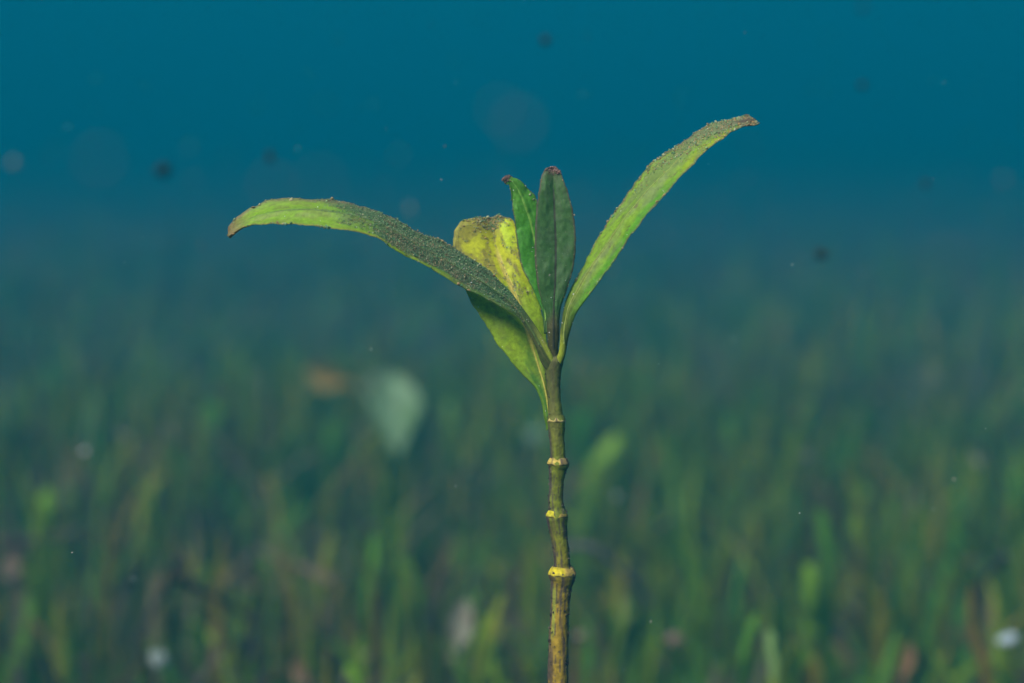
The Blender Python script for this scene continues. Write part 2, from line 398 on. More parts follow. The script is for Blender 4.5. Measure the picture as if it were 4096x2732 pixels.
# --- bright green leaf behind it
def col_green(u, v):
    c = mix((0.050, 0.21, 0.012), (0.068, 0.28, 0.014), n2(u * 4, v, 3, 8, 4))
    c = mix(c, (0.13, 0.33, 0.03), sstep(0.6, 0.95, u) * 0.6)
    c = mix(c, (0.05, 0.12, 0.02), (1 - sstep(0.05, 0.25, u)))
    rib = (1 - sstep(0.03, 0.10, np.abs(v))) * sstep(0.15, 0.3, u)
    c = mix(c, (0.20, 0.42, 0.055), rib)
    c = mix(c, (0.10, 0.06, 0.05), sstep(0.90, 0.98, np.abs(v)) * sstep(0.2, 0.4, u) * 0.8)
    return mix(c, (0.13, 0.075, 0.055), sstep(0.955, 0.975, u))
leaf([(2184, 1330), (2176, 1262), (2153, 1202), (2129, 1151), (2115, 1126), (2092, 1080), (2070, 992), (2061, 906), (2051, 832), (2044, 780), (2035, 740), (2026, 738), (2016, 728), (2011, 716)],
     [(2187, 1332), (2181, 1250), (2170, 1150), (2155, 1050), (2136, 951), (2119, 883), (2098, 825), (2075, 767), (2049, 728), (2028, 716), (2013, 713)],
     [(2190, 1330), (2188, 1250), (2184, 1180), (2182, 1100), (2177, 1000), (2166, 890), (2146, 796), (2126, 768), (2102, 742), (2078, 720), (2050, 709), (2030, 705), (2015, 710)],
     [0.8, 2, 3, 4, 5, 5, 4.5], [1.0, 2.8, 4.5, 5.5, 6, 5.5, 4.5], [0.8, 2, 4, 5.5, 7, 7, 5],
     [2.0, 1.2, 0.7, 0.5, 0.5, 0.5, 0.7], col_green, bulge=0.05, jag=1.5, seed=9, rib=(0.22, 0.10), rib_col=(0.22, 0.42, 0.06),
     grains=[(600, rimmask(0.90, 0.8, 0.3), (0.08, 0.25), BROWN + GREYG, 0.2), (280, lambda u, v: (u > 0.95) * 0.95, (0.15, 0.42), [(0.14, 0.09, 0.07), (0.20, 0.13, 0.11)], 0.3),
             (160, lambda u, v: (v > 0.7) * (u > 0.62) * (u < 0.82) * 0.9, (0.12, 0.35), GREYG, 0.4), spark(14)],
     label='bright green leaf with a browned curled tip, half hidden behind the dark upright leaf')

# --- broad yellowing leaf behind
def col_yellow(u, v):
    n = n2(u * 3, v, 3.0, 14, 4); n3 = n2(u * 3, v, 9, 41, 4)
    c = mix((0.13, 0.26, 0.016), (0.27, 0.40, 0.012), sstep(0.14, 0.38, u))
    c = mix(c, (0.055, 0.19, 0.018), sstep(0.42, 0.62, n2(u * 3, v, 2.2, 19, 3)) * (1 - sstep(0.30, 0.55, u)) * 0.8 * (v < 0.1))
    c = mix(c, (0.56, 0.56, 0.014), sstep(0.55, 0.78, u + 0.12 * (n - 0.5)) * 0.85)
    br = sstep(0.48, 0.60, n3 * 0.6 + n * 0.4) * sstep(0.50, 0.75, u) + sstep(0.85, 0.97, u + 0.10 * (n - 0.5)) + sstep(0.62, 0.95, np.abs(v)) * (v < 0) * sstep(0.62, 0.7, u) * 0.7
    bright = sstep(0.30, 0.45, v) * (1 - sstep(0.86, 0.93, v)) * sstep(0.80, 0.84, u) * (1 - sstep(0.93, 0.97, u))  # patch of direct light near the tip, painted into the leaf colour
    c = mix(c, (0.21, 0.155, 0.05), np.clip(br, 0, 1) * 0.62 * (1 - bright))
    c = mix(c, (0.55, 0.68, 0.03), bright * 0.9)
    c = mix(c, (0.17, 0.15, 0.04), sstep(0.55, 0.7, n3) * 0.35)
    rib = (1 - sstep(0.035, 0.085, np.abs(v))) * (1 - sstep(0.80, 0.88, u))
    c = mix(c, (0.62, 0.52, 0.10), rib * 0.9 * sstep(0.3, 0.5, u) + rib * 0.4)
    return mix(c, (0.30, 0.37, 0.05), (1 - sstep(0.10, 0.45, u)) * sstep(-0.45, -0.05, v - 0.25 * (0.3 - u)) * 0.8)
leaf([(2196, 1716), (2184, 1686), (2176, 1662), (2168, 1615), (2142, 1552), (2098, 1505), (2051, 1454), (2017, 1407), (1983, 1369), (1945, 1301), (1904, 1240), (1880, 1199), (1850, 1130), (1825, 1050), (1815, 985), (1812, 947), (1826, 912), (1850, 883), (1890, 873), (1925, 868)],
     [(2198, 1718), (2190, 1672), (2185, 1620), (2177, 1560), (2163, 1502), (2143, 1430), (2120, 1352), (2095, 1280), (2071, 1209), (2046, 1144), (2022, 1095), (1997, 1030), (1983, 985), (1972, 930), (1966, 870)],
     [(2202, 1716), (2199, 1660), (2196, 1600), (2194, 1540), (2192, 1470), (2189, 1400), (2182, 1330), (2166, 1250), (2142, 1150), (2112, 1050), (2085, 970), (2068, 915), (2052, 880), (2017, 868), (1990, 861)],
     [2.0, 2.5, 3.0, 4, 6, 9, 12], [2.2, 3.2, 4.5, 6, 8, 11, 13], [2.5, 4, 5.5, 7.5, 9, 11, 12.5],
     [2.6, 1.4, 0.8, 0.6, 0.5, 0.5, 0.5], col_yellow, bulge=0.06, jag=2.2, seed=13, rib=(0.30, 0.16), rib_col=(0.50, 0.46, 0.08),
     grains=[(3000, lambda u, v: 0.9 * (n2(u * 3, v, 9, 41, 4) > 0.52) * (u > 0.6), (0.08, 0.24), BROWN + GREYG, 0.15), (2200, lambda u, v: (u > 0.93) * 0.9, (0.10, 0.36), BROWN + GREYG, 0.3),
             (350, rimmask(0.93, 0.7, 0.35), (0.08, 0.22), BROWN, 0.2), (300, lambda u, v: 0.4 + 0 * u, (0.05, 0.11), [(0.08, 0.07, 0.04)], 0.0), spark(14)],
     label='broad yellowing leaf with brown blotches and a blunt dirty end')

# --- long leaf arching away to the left, coated with silt
def silt_left(u, v):
    n = n2(u * 5, v, 2.6, 61, 4)
    return sstep(0.06, 0.36, u) ** 2 * (1 - sstep(0.60, 0.72, u + 0.25 * (n - 0.5) + 0.06 * v)) * (1 - sstep(0.60, 0.86, v + 0.7 * (n - 0.5)))
def col_left(u, v):                     # v = -1 upper edge, +1 lower edge
    n = n2(u * 5, v, 3.0, 23, 4)
    c = mix((0.075, 0.10, 0.022), (0.060, 0.155, 0.045), sstep(0.10, 0.22, u))
    c = mix(c, (0.205, 0.355, 0.016), sstep(0.50, 0.70, u + 0.10 * (n - 0.5) + 0.10 * v))
    c = mix(c, (0.25, 0.36, 0.008), sstep(0.55, 0.85, v) * sstep(0.3, 0.4, u) * (1 - sstep(0.62, 0.7, u)) * 0.8)
    c = mix(c, (0.10, 0.19, 0.02), sstep(0.45, 0.8, v) * sstep(0.12, 0.2, u) * (1 - sstep(0.3, 0.4, u)) * 0.8)
    c = mix(c, (0.34, 0.40, 0.03), sstep(0.10, 0.45, -v) * (1 - sstep(0.05, 0.12, u)) * 0.95)
    c = mix(c, (0.095, 0.145, 0.065), silt_left(u, v) * 0.65)
    rib = (1 - sstep(0.04, 0.14, np.abs(v + 0.05))) * sstep(0.5, 0.6, u) * (1 - sstep(0.90, 0.96, u))
    c = mix(c, (0.15, 0.25, 0.055), rib * 0.7)
    c = mix(c, (0.20, 0.16, 0.07), sstep(0.50, 0.62, n2(u * 5, v, 6, 29, 3)) * 0.30)
    c = mix(c, (0.30, 0.24, 0.04), sstep(0.85, 0.96, v) * sstep(0.55, 0.6, u) * 0.7)
    c = mix(c, (0.17, 0.12, 0.075), sstep(0.80, 0.98, -v + 0.3 * (n - 0.5)) * sstep(0.3, 0.5, u) * 0.7)
    return mix(c, (0.22, 0.13, 0.06), sstep(0.91, 0.99, u + 0.05 * (n - 0.5)) * 0.85)
leaf([(2222, 1447), (2200, 1400), (2178, 1358), (2143, 1304), (2109, 1257), (2078, 1216), (2041, 1165), (2005, 1130), (1980, 1103), (1952, 1077), (1904, 1046), (1850, 1012), (1800, 982), (1747, 952), (1679, 932), (1637, 908), (1599, 885), (1539, 862), (1496, 842), (1416, 820), (1360, 808), (1318, 798), (1233, 798), (1169, 792), (1114, 796), (1071, 803), (1029, 819), (978, 846), (935, 880), (915, 910), (911, 944)],
     [(2216, 1470), (2190, 1432), (2165, 1390), (2135, 1335), (2098, 1282), (2052, 1222), (1990, 1170), (1900, 1112), (1800, 1052), (1700, 998), (1600, 943), (1480, 888), (1360, 856), (1275, 846), (1190, 843), (1088, 850), (1020, 868), (950, 905), (912, 946)],
     [(2204, 1500), (2180, 1475), (2163, 1447), (2146, 1400), (2126, 1352), (2102, 1311), (2082, 1280), (2061, 1260), (2020, 1236), (1972, 1209), (1918, 1182), (1853, 1154), (1786, 1114), (1743, 1089), (1701, 1062), (1658, 1040), (1594, 1010), (1552, 982), (1530, 961), (1480, 942), (1445, 934), (1403, 923), (1339, 913), (1275, 906), (1212, 900), (1148, 896), (1071, 895), (1020, 898), (965, 911), (935, 929), (914, 947)],
     [(0, -1.5), (0.035, -2.2), (0.08, -2.5), (0.17, -2.2), (0.5, -2), (0.67, -1), (0.83, 0), (1, 0)], [(0, -1.0), (0.035, -1.7), (0.08, -2.2), (0.17, -2.8), (0.33, -3.2), (0.5, -5), (0.67, -8), (0.83, -6), (1, -3)], [(0, -0.6), (0.035, -1.0), (0.08, -1.6), (0.17, -2.8), (0.33, -4.5), (0.5, -8), (0.67, -14), (0.83, -12), (1, -5)],
     [1.7, 1.2, 0.8, 0.6, 0.5, 0.5, 0.4], col_left, bulge=-0.10, jag=2.2, seed=17, rib=(0.25, 0.10), rib_col=(0.13, 0.20, 0.05), round_base=0.10,
     grains=[(15000, lambda u, v: 0.85 * silt_left(u, v), (0.06, 0.22), GREYG + [(0.08, 0.14, 0.08), (0.09, 0.16, 0.09)], 0.25),
             (6500, lambda u, v: silt_left(u, v) * sstep(0.50, 0.58, n2(u * 5, v, 5, 71, 3) + 0.25 * sstep(0.30, 0.40, u) * (1 - sstep(0.52, 0.60, u)) * sstep(-0.3, 0.3, v) - 0.04), (0.05, 0.22), [(0.25, 0.19, 0.10), (0.28, 0.21, 0.115), (0.21, 0.17, 0.09), (0.22, 0.22, 0.12)], 0.6),
             (1600, lambda u, v: 0.9 * (np.abs(v) > 0.9) * (u > 0.25) * (n2(u * 6, v, 6, 78, 2) > 0.45), (0.09, 0.50), BROWN + GREYG, 0.2),
             (500, lambda u, v: 0.6 * (u > 0.6) * (n2(u * 5, v, 5, 90, 3) > 0.5), (0.05, 0.14), BROWN, 0.1), spark(36)],
     label='long arching leaf thickly coated with grey-green silt, its far end bare and lime green')

# --- long leaf rising to the right
def col_right(u, v):                    # v = -1 upper-left edge, +1 lower-right edge
    n = n2(u * 5, v, 3.0, 43, 4); n3 = n2(u * 5, v, 8.0, 47, 3)
    c = mix((0.10, 0.145, 0.015), (0.205, 0.345, 0.016), sstep(0.12, 0.32, u))
    c = mix(c, (0.085, 0.285, 0.010), sstep(0.25, 0.60, v + 0.5 * (n - 0.5)) * sstep(0.08, 0.3, u) * (1 - sstep(0.60, 0.75, u)) * 0.85)
    c = mix(c, (0.30, 0.37, 0.010), sstep(0.20, 0.55, v + 0.4 * (n - 0.5)) * sstep(0.68, 0.78, u) * 0.8)
    c = mix(c, (0.17, 0.21, 0.070), sstep(0.42, 0.62, n + 0.15 * (0.5 - np.abs(v + 0.15))) * 0.65 * sstep(0.15, 0.3, u))
    c = mix(c, (0.16, 0.17, 0.085), sstep(0.75, 0.92, u - 0.10 * v) * (1 - sstep(0.2, 0.6, v)) * 0.85)
    c = mix(c, (0.33, 0.40, 0.07), (1 - sstep(0.05, 0.14, np.abs(v - 0.02))) * (1 - sstep(0.25, 0.5, u)) * sstep(0.05, 0.15, u) * 0.8)
    c = mix(c, (0.11, 0.10, 0.045), sstep(0.50, 0.95, -v) * (1 - sstep(0.10, 0.24, u)) * 0.6)
    c = mix(c, (0.36, 0.42, 0.025), (1 - sstep(0.05, 0.11, u)) * (1 - sstep(0.1, 0.5, v)) * 0.95)
    c = mix(c, (0.15, 0.11, 0.07), sstep(0.86, 0.97, np.abs(v) + 0.3 * (n3 - 0.5)) * sstep(0.3, 0.45, u) * 0.65)
    c = mix(c, (0.12, 0.07, 0.035), sstep(0.72, 0.78, n3) * 0.8)
    return mix(c, (0.10, 0.065, 0.04), sstep(0.925, 0.96, u + 0.05 * (n - 0.5)) * 0.9)
leaf([(2222, 1447), (2236, 1405), (2240, 1360), (2241, 1321), (2248, 1288), (2255, 1246), (2265, 1202), (2280, 1158), (2301, 1120), (2333, 1063), (2371, 985), (2405, 930), (2439, 874), (2465, 838), (2490, 800), (2520, 757), (2558, 714), (2592, 672), (2614, 650), (2652, 624), (2677, 602), (2716, 578), (2754, 552), (2788, 528), (2822, 510), (2852, 494), (2907, 479), (2950, 468), (2975, 460), (2986, 455)],
     [(2228, 1462), (2245, 1425), (2252, 1385), (2256, 1338), (2266, 1287), (2277, 1236), (2294, 1195), (2323, 1141), (2348, 1098), (2400, 1020), (2455, 940), (2520, 852), (2600, 753), (2700, 652), (2800, 568), (2900, 507), (2985, 483), (3022, 482)],
     [(2236, 1478), (2250, 1450), (2259, 1427), (2265, 1400), (2272, 1359), (2282, 1321), (2293, 1284), (2306, 1250), (2340, 1202), (2374, 1158), (2408, 1114), (2448, 1059), (2490, 995), (2516, 953), (2541, 919), (2580, 868), (2618, 825), (2652, 791), (2686, 749), (2724, 706), (2758, 672), (2792, 634), (2818, 608), (2839, 587), (2873, 566), (2916, 536), (2958, 513), (2985, 502), (3010, 500), (3036, 493)],
     [(0, -1.5), (0.035, -2.2), (0.08, -2.3), (0.17, -1.2), (0.33, 0), (0.5, 2), (0.67, 3), (0.83, 4), (1, 3)], [(0, -1.0), (0.035, -1.7), (0.08, -2.2), (0.17, -3.4), (0.33, -5), (0.5, -6), (0.67, -6), (0.83, -4), (1, -2)], [(0, -0.6), (0.035, -1.0), (0.08, -1.6), (0.17, -4), (0.33, -9), (0.5, -12), (0.67, -12), (0.83, -10), (1, -5)],
     [1.7, 1.3, 0.8, 0.6, 0.5, 0.5, 0.4], col_right, bulge=-0.08, jag=2.2, seed=27, rib=(0.28, 0.10), rib_col=(0.30, 0.36, 0.07), round_base=0.11,
     grains=[(1800, lambda u, v: 0.9 * (np.abs(v) > 0.90) * (u > 0.25) * (n2(u * 6, v, 6, 99, 2) > 0.42), (0.09, 0.45), BROWN + GREYG, 0.2),
             (4500, lambda u, v: 0.8 * sstep(0.62, 0.9, u - 0.15 * v) * (n2(u * 5, v, 6, 101, 3) > 0.42), (0.08, 0.32), GREYG + BROWN + [(0.21, 0.20, 0.13)], 0.25),
             (900, lambda u, v: 0.5 * (u > 0.2) * (n2(u * 5, v, 4, 104, 3) > 0.5), (0.05, 0.13), [(0.20, 0.22, 0.12), (0.14, 0.14, 0.08)], 0.1),
             (260, lambda u, v: 0.9 * (u > 0.94), (0.15, 0.45), BROWN + [(0.05, 0.035, 0.03)], 0.3), spark(26)],
     label='long lime green leaf rising in an arc to a ragged brown tip')

# silt caught in the leaf axil and crumbs of growth along the stem
n_g = 900
iu = rng.integers(5, len(path_all) - 30, n_g * 3); th_i = rng.integers(0, SEG, n_g * 3)
Vs = V.reshape(-1, SEG, 3)
keep = rng.random(n_g * 3) < (0.08 + 0.9 * sstep(0.5, 0.95, np.abs(lft[iu, th_i]))) * (0.25 + sstep(0.2, 0.6, h[iu, 0]))
iu, th_i = iu[keep][:n_g], th_i[keep][:n_g]
sz = (0.08 + 0.26 * rng.random(len(iu)) ** 2.5) / 1000
Vg, Fg = lumps(Vs[iu, th_i] + rng.normal(size=(len(iu), 3)) * 0.0001, sz)
cc = np.array([(0.06, 0.045, 0.04), (0.09, 0.07, 0.055), (0.12, 0.10, 0.07), (0.16, 0.15, 0.11)])[rng.integers(0, 4, len(iu))]
tag(mesh_obj('silt_crust', Vg, Fg, M_silt, stem, col=np.repeat(cc, 12, 0), smooth=False), kind='stuff')

# ------------------------------------------------------------------ seagrass meadow
PAL = np.array([(0.075, 0.165, 0.008), (0.052, 0.130, 0.012), (0.115, 0.185, 0.007), (0.170, 0.200, 0.007), (0.180, 0.145, 0.018), (0.130, 0.085, 0.028), (0.075, 0.054, 0.036), (0.14, 0.13, 0.075), (0.060, 0.19, 0.012)])
PW = np.array([0.24, 0.16, 0.20, 0.16, 0.08, 0.05, 0.04, 0.04, 0.10])
def blades(x, y, length, width, lean, laz, curl, colr, yaw, base_z, ns=7):
    """ribbon blades; arrays of equal length -> vertices, faces, colours"""
    n = len(x); s = np.linspace(0, 1, ns)[None]
    bend = lean[:, None] * s + curl[:, None] * s ** 2
    ds = (length / (ns - 1))[:, None]
    hx = np.cumsum(np.sin(bend) * ds, 1) - np.sin(bend[:, :1]) * ds; hz = np.cumsum(np.cos(bend) * ds, 1) - np.cos(bend[:, :1]) * ds
    px = x[:, None] + hx * np.cos(laz)[:, None]; py = y[:, None] + hx * np.sin(laz)[:, None]; pz = base_z[:, None] + hz
    w = width[:, None] / 2 * (0.75 + 0.35 * np.sin(np.pi * np.clip(s * 0.9 + 0.05, 0, 1))) * np.where(s > 0.93, 0.45, 1.0)
    yw = yaw[:, None] + 0.9 * (s - 0.5) * np.sin(yaw * 7.0)[:, None]
    ax, ay = np.cos(yw), np.sin(yw)
    Vb = np.stack([np.stack([px - ax * w, py - ay * w, pz], -1), np.stack([px + ax * w, py + ay * w, pz + w * 0.25], -1)], 2)
    b = 2 * ns * np.arange(n)[:, None]; k = np.arange(ns - 1)[None] * 2
    Fb = np.stack([b + k, b + k + 1, b + k + 3, b + k + 2], -1).reshape(-1, 4)
    cb = np.repeat(np.repeat(colr[:, None], ns, 1)[:, :, None], 2, 2)
    return Vb.reshape(-1, 3), Fb, cb.reshape(-1, 3)
def scatter(n, y0, y1, half, s):
    r = np.random.default_rng(s)
    y = y0 + (y1 - y0) * r.random(n); x = (r.random(n) * 2 - 1) * half(y)
    return x, y, r
VV, FF, CCc = [], [], []; off = 0
for n, y0, y1, half, s, lw in ((19000, -0.6, 1.6, lambda y: 0.9 + 0 * y, 1, 1.0), (12000, 1.5, 4.2, lambda y: 0.7 + 0.55 * y, 2, 1.25), (7500, 4.0, 10, lambda y: 1.0 + 0.6 * y, 3, 1.8)):
    x, y, r = scatter(n, y0, y1, half, s)
    # clumps: keep more blades where the meadow is dense; leave the camera's own spot and the stem free
    dens = n2(x + 50, y + 50, 5.0, 31, 3)
    keep = (r.random(n) < sstep(0.30, 0.55, dens) * 0.9 + 0.25) & (np.hypot(x, y) > 0.16) & (np.hypot(x - base[0], y - base[1]) > 0.025)
    x, y = x[keep], y[keep]; n = len(x)
    tall = n2(x + 20, y + 70, 2.6, 37, 3)
    L = (0.028 + 0.105 * tall + 0.025 * r.normal(size=n)).clip(0.03, 0.14) * np.where(r.random(n) < 0.05, 1.25, 1)
    # nothing may rise into the sight line next to the seedling
    L = np.where((y < 0.80), np.minimum(L, 0.10), L)
    ci = np.searchsorted(np.cumsum(PW) / PW.sum(), r.random(n)).clip(0, len(PAL) - 1)
    patch = n2(x + 10, y + 33, 3.2, 47, 2)
    ci = np.where((patch > 0.60) & (r.random(n) < 0.32), r.integers(4, 8, n), ci)
    colr = PAL[ci] * (0.6 + 0.8 * r.random((n, 1)))
    dead = ci >= 5
    Vb, Fb, cb = blades(x, y, L, (0.0026 + 0.0038 * r.random(n)) * lw, np.where(dead, 0.6, 0.05) + 0.45 * np.abs(r.normal(size=n)), r.random(n) * 6.28, 0.75 * r.normal(size=n), colr, r.random(n) * 6.28, bed_z(x, y) - 0.004)
    VV.append(Vb); FF.append(Fb + off); CCc.append(cb); off += len(Vb)
tag(mesh_obj('seagrass', np.vstack(VV), np.vstack(FF), M_grass, col=np.vstack(CCc)), 'dense meadow of short green and brown seagrass covering the seabed behind the seedling', 'seagrass', kind='stuff')

# ------------------------------------------------------------------ blades, twigs and litter that stand out of the meadow
def blade_thing(top, bot, wpx, colr, label, d=None, bendpx=0, group=None, name='seagrass_blade', thick=0.0006, colr2=None):
    """one blade seen between two pixels, carried on down to the bed it grows from"""
    d = d or ground_d(max(top[1], bot[1]))
    a, b = P(top[0], top[1], d=d), P(bot[0], bot[1], d=d)
    dirn = (b - a) / np.linalg.norm(b - a)
    n = 26; s = np.linspace(0, 1, 14)[:, None]
    seen = a + (b - a) * s + np.array([1.0, 0, 0]) * bendpx / F_PX * d * 4 * s * (1 - s)
    gx_, gy_ = b[0] + dirn[0] * 0.03, b[1] + 0.01
    root = np.array([gx_, gy_, float(bed_z(gx_, gy_)) - 0.004])
    s2 = np.linspace(0, 1, 13)[1:, None]
    ctrl = b + (seen[-1] - seen[-2]) * 3
    lowp = (1 - s2) ** 2 * b + 2 * s2 * (1 - s2) * ctrl + s2 ** 2 * root
    pth = np.vstack([seen, lowp])[::-1]; n = len(pth)
    q = np.linspace(0, 1, n)
    w = wpx / F_PX * d / 2 * np.where(q > 0.5, 1.0, 0.55 + 0.9 * q) * np.sqrt(np.clip((1.02 - q) / 0.12, 0, 1)).clip(0, 1)
    T = np.gradient(pth, axis=0); T /= np.linalg.norm(T, axis=1)[:, None]
    side = np.cross(T, (0, 1, 0)); side /= np.linalg.norm(side, axis=1)[:, None]
    tw = 0.5 * np.sin(q * 3 + wpx)
    fw = np.cross(side, T)
    side = side * np.cos(tw)[:, None] + fw * np.sin(tw)[:, None]
    nrm_ = np.cross(T, side)
    cs = [(-1, 0), (-0.5, -0.7), (0.5, -0.7), (1, 0), (0.5, 0.7), (-0.5, 0.7)]
    Vb = np.stack([pth + side * (w * c0)[:, None] + nrm_ * (thick * c1) for c0, c1 in cs], 1).reshape(-1, 3)
    Fb = quads(n, 6, True).tolist() + [list(range(6))[::-1], [(n - 1) * 6 + k for k in range(6)]]
    cc = mix(np.array(colr) * 0.8, colr2 if colr2 is not None else colr, sstep(0.45, 0.9, q)); cc = np.repeat(cc, 6, 0)
    o = mesh_obj(name, Vb, Fb, M_grass, col=cc, origin=tuple(root))
    return tag(o, label, 'seagrass blade', group)
G1 = 'single blades standing out of the seagrass meadow'
LIME, PALE, GRN, OLV = (0.22, 0.42, 0.02), (0.30, 0.48, 0.14), (0.10, 0.26, 0.02), (0.17, 0.24, 0.02)
for top, bot, w, colr, bend, lab in [
    ((196, 1955), (172, 2120), 60, LIME, 4, 'bright lime seagrass blade, stubby and straight, near a large pale ochre litter leaf'),
    ((3082, 2520), (3094, 2660), 44, PALE, -4, 'palest of three close seagrass blades, short and upright'),
    ((3030, 2455), (2975, 2650), 42, GRN, -10, 'curved mid green seagrass blade beside the palest upright blade'),
    ((3166, 2560), (3138, 2665), 34, OLV, 12, 'narrow olive seagrass blade curving beside the palest upright blade'),
    ((2512, 2385), (2510, 2480), 40, (0.20, 0.34, 0.09), 0, 'pale green seagrass blade tip just beside the seedling stem and an arched root'),
    ((1790, 1600), (1822, 1730), 62, (0.16, 0.30, 0.05), -6, 'wide soft green seagrass blade between the pale upright leaf and the seedling'),
    ((2474, 1742), (2390, 1850), 62, (0.26, 0.46, 0.03), 6, 'bright yellow-green seagrass blade leaning sharply beside the seedling stem'),
    ((3860, 1790), (3905, 2000), 52, OLV, -8, 'long olive seagrass blade bending over'),
    ((3276, 2030), (3320, 2300), 54, GRN, 6, 'tall green seagrass blade with a straight slim outline'),
    ((3440, 2045), (3470, 2240), 66, OLV, -8, 'broad olive seagrass blade beside a tall slim green one'),
    ((3235, 2250), (3240, 2330), 56, LIME, 0, 'short lime seagrass blade tip beside a tall slim green one'),
    ((565, 2010), (560, 2120), 44, (0.20, 0.24, 0.03), 3, 'short yellowish seagrass blade near the forked dark twigs'),
    ((1500, 2130), (1470, 2330), 44, GRN, 10, 'green seagrass blade beside the reddish brown twig'),
    ((3895, 2330), (3935, 2640), 46, (0.24, 0.16, 0.03), -26, 'long ochre dead seagrass blade, bowed, near a white shell chip'),
    ((2900, 2180), (2860, 2330), 40, OLV, 6, 'olive seagrass blade leaning over the meadow in front of a dark gap'),
    ((1390, 2660), (1430, 2732), 46, LIME, 0, 'lime seagrass blade rising close to a pale pebble'),
    ((4045, 1880), (4075, 2060), 60, GRN, 8, 'wide green seagrass blade next to the long bending olive one'),
    ((1340, 1690), (1330, 1800), 60, GRN, 0, 'green seagrass blade under the ochre litter leaf'),
    ((860, 1600), (840, 1720), 70, GRN, 0, 'broad dim green seagrass blade far out in the haze'),
    ((2340, 1640), (2330, 1760), 60, (0.08, 0.30, 0.03), 0, 'vivid green seagrass blade right behind the seedling stem'),
]:
    blade_thing(top, bot, w, colr, lab, bendpx=bend, group=G1)

def stick(pts, wpx, colr, label, name='twig', cat='twig', d=None, lift=0.0):
    """bent round twig lying on the canopy; wpx = thickness in photograph pixels"""
    pts = np.array(pts, float)
    dd = ground_d(pts[:, 1].max()) if d is None else d
    c = resample(pts, 40)
    dep = dd + 0.05 * np.linspace(0, 1, 40)
    q = np.linspace(0, 1, 40)
    pth = np.stack([P(c[i, 0], c[i, 1], d=dep[i]) for i in range(40)])
    r = wpx / 2 / F_PX * dd * (1.1 - 0.45 * q)
    pn = np.stack(np.broadcast_arrays(np.cos(np.linspace(0, 6.28, 12))[None] * 1.5, np.sin(np.linspace(0, 6.28, 12))[None] * 1.5, q[:, None] * 14), -1)
    Vt, Ft, _ = tube(pth, r[:, None] * (0.85 + 0.5 * (fbm(pn, int(wpx), 3) - 0.3)), 12)
    # both ends are carried down to the bed on short stubs so that the twig rests on something
    k = mix(colr, np.array(colr) * 1.5, fbm(pn, 5, 3)).reshape(-1, 3)
    o = mesh_obj(name, Vt, Ft, M_obj, col=k, origin=tuple(pth[0]))
    return tag(o, label, cat)
stick([(730, 2210), (690, 2290), (640, 2390), (590, 2480), (560, 2560)], 34, (0.045, 0.035, 0.035), 'dark twig leaning steeply in the seagrass beside a reddish brown twig')
stick([(700, 2300), (780, 2350), (860, 2390), (950, 2440), (1020, 2500)], 34, (0.10, 0.05, 0.028), 'reddish brown twig lying aslant against the dark leaning twig')
stick([(2255, 2190), (2330, 2185), (2400, 2210), (2480, 2280), (2560, 2350), (2600, 2450)], 34, (0.13, 0.11, 0.10), 'greyish arched root bowing out of the seagrass behind the seedling stem', name='arched_root', cat='root')
stick([(4020, 2215), (3975, 2270), (3920, 2330), (3890, 2420)], 32, (0.05, 0.04, 0.035), 'dark short twig leaning above the white shell chip')
stick([(0, 2160), (120, 2170), (220, 2150), (330, 2120)], 40, (0.11, 0.07, 0.05), 'pale brown twig lying nearly flat beside the stubby lime blade')
stick([(1340, 2330), (1250, 2290), (1130, 2240), (1040, 2200)], 30, (0.09, 0.06, 0.04), 'thin brown twig sloping over the seagrass towards the reddish brown one')

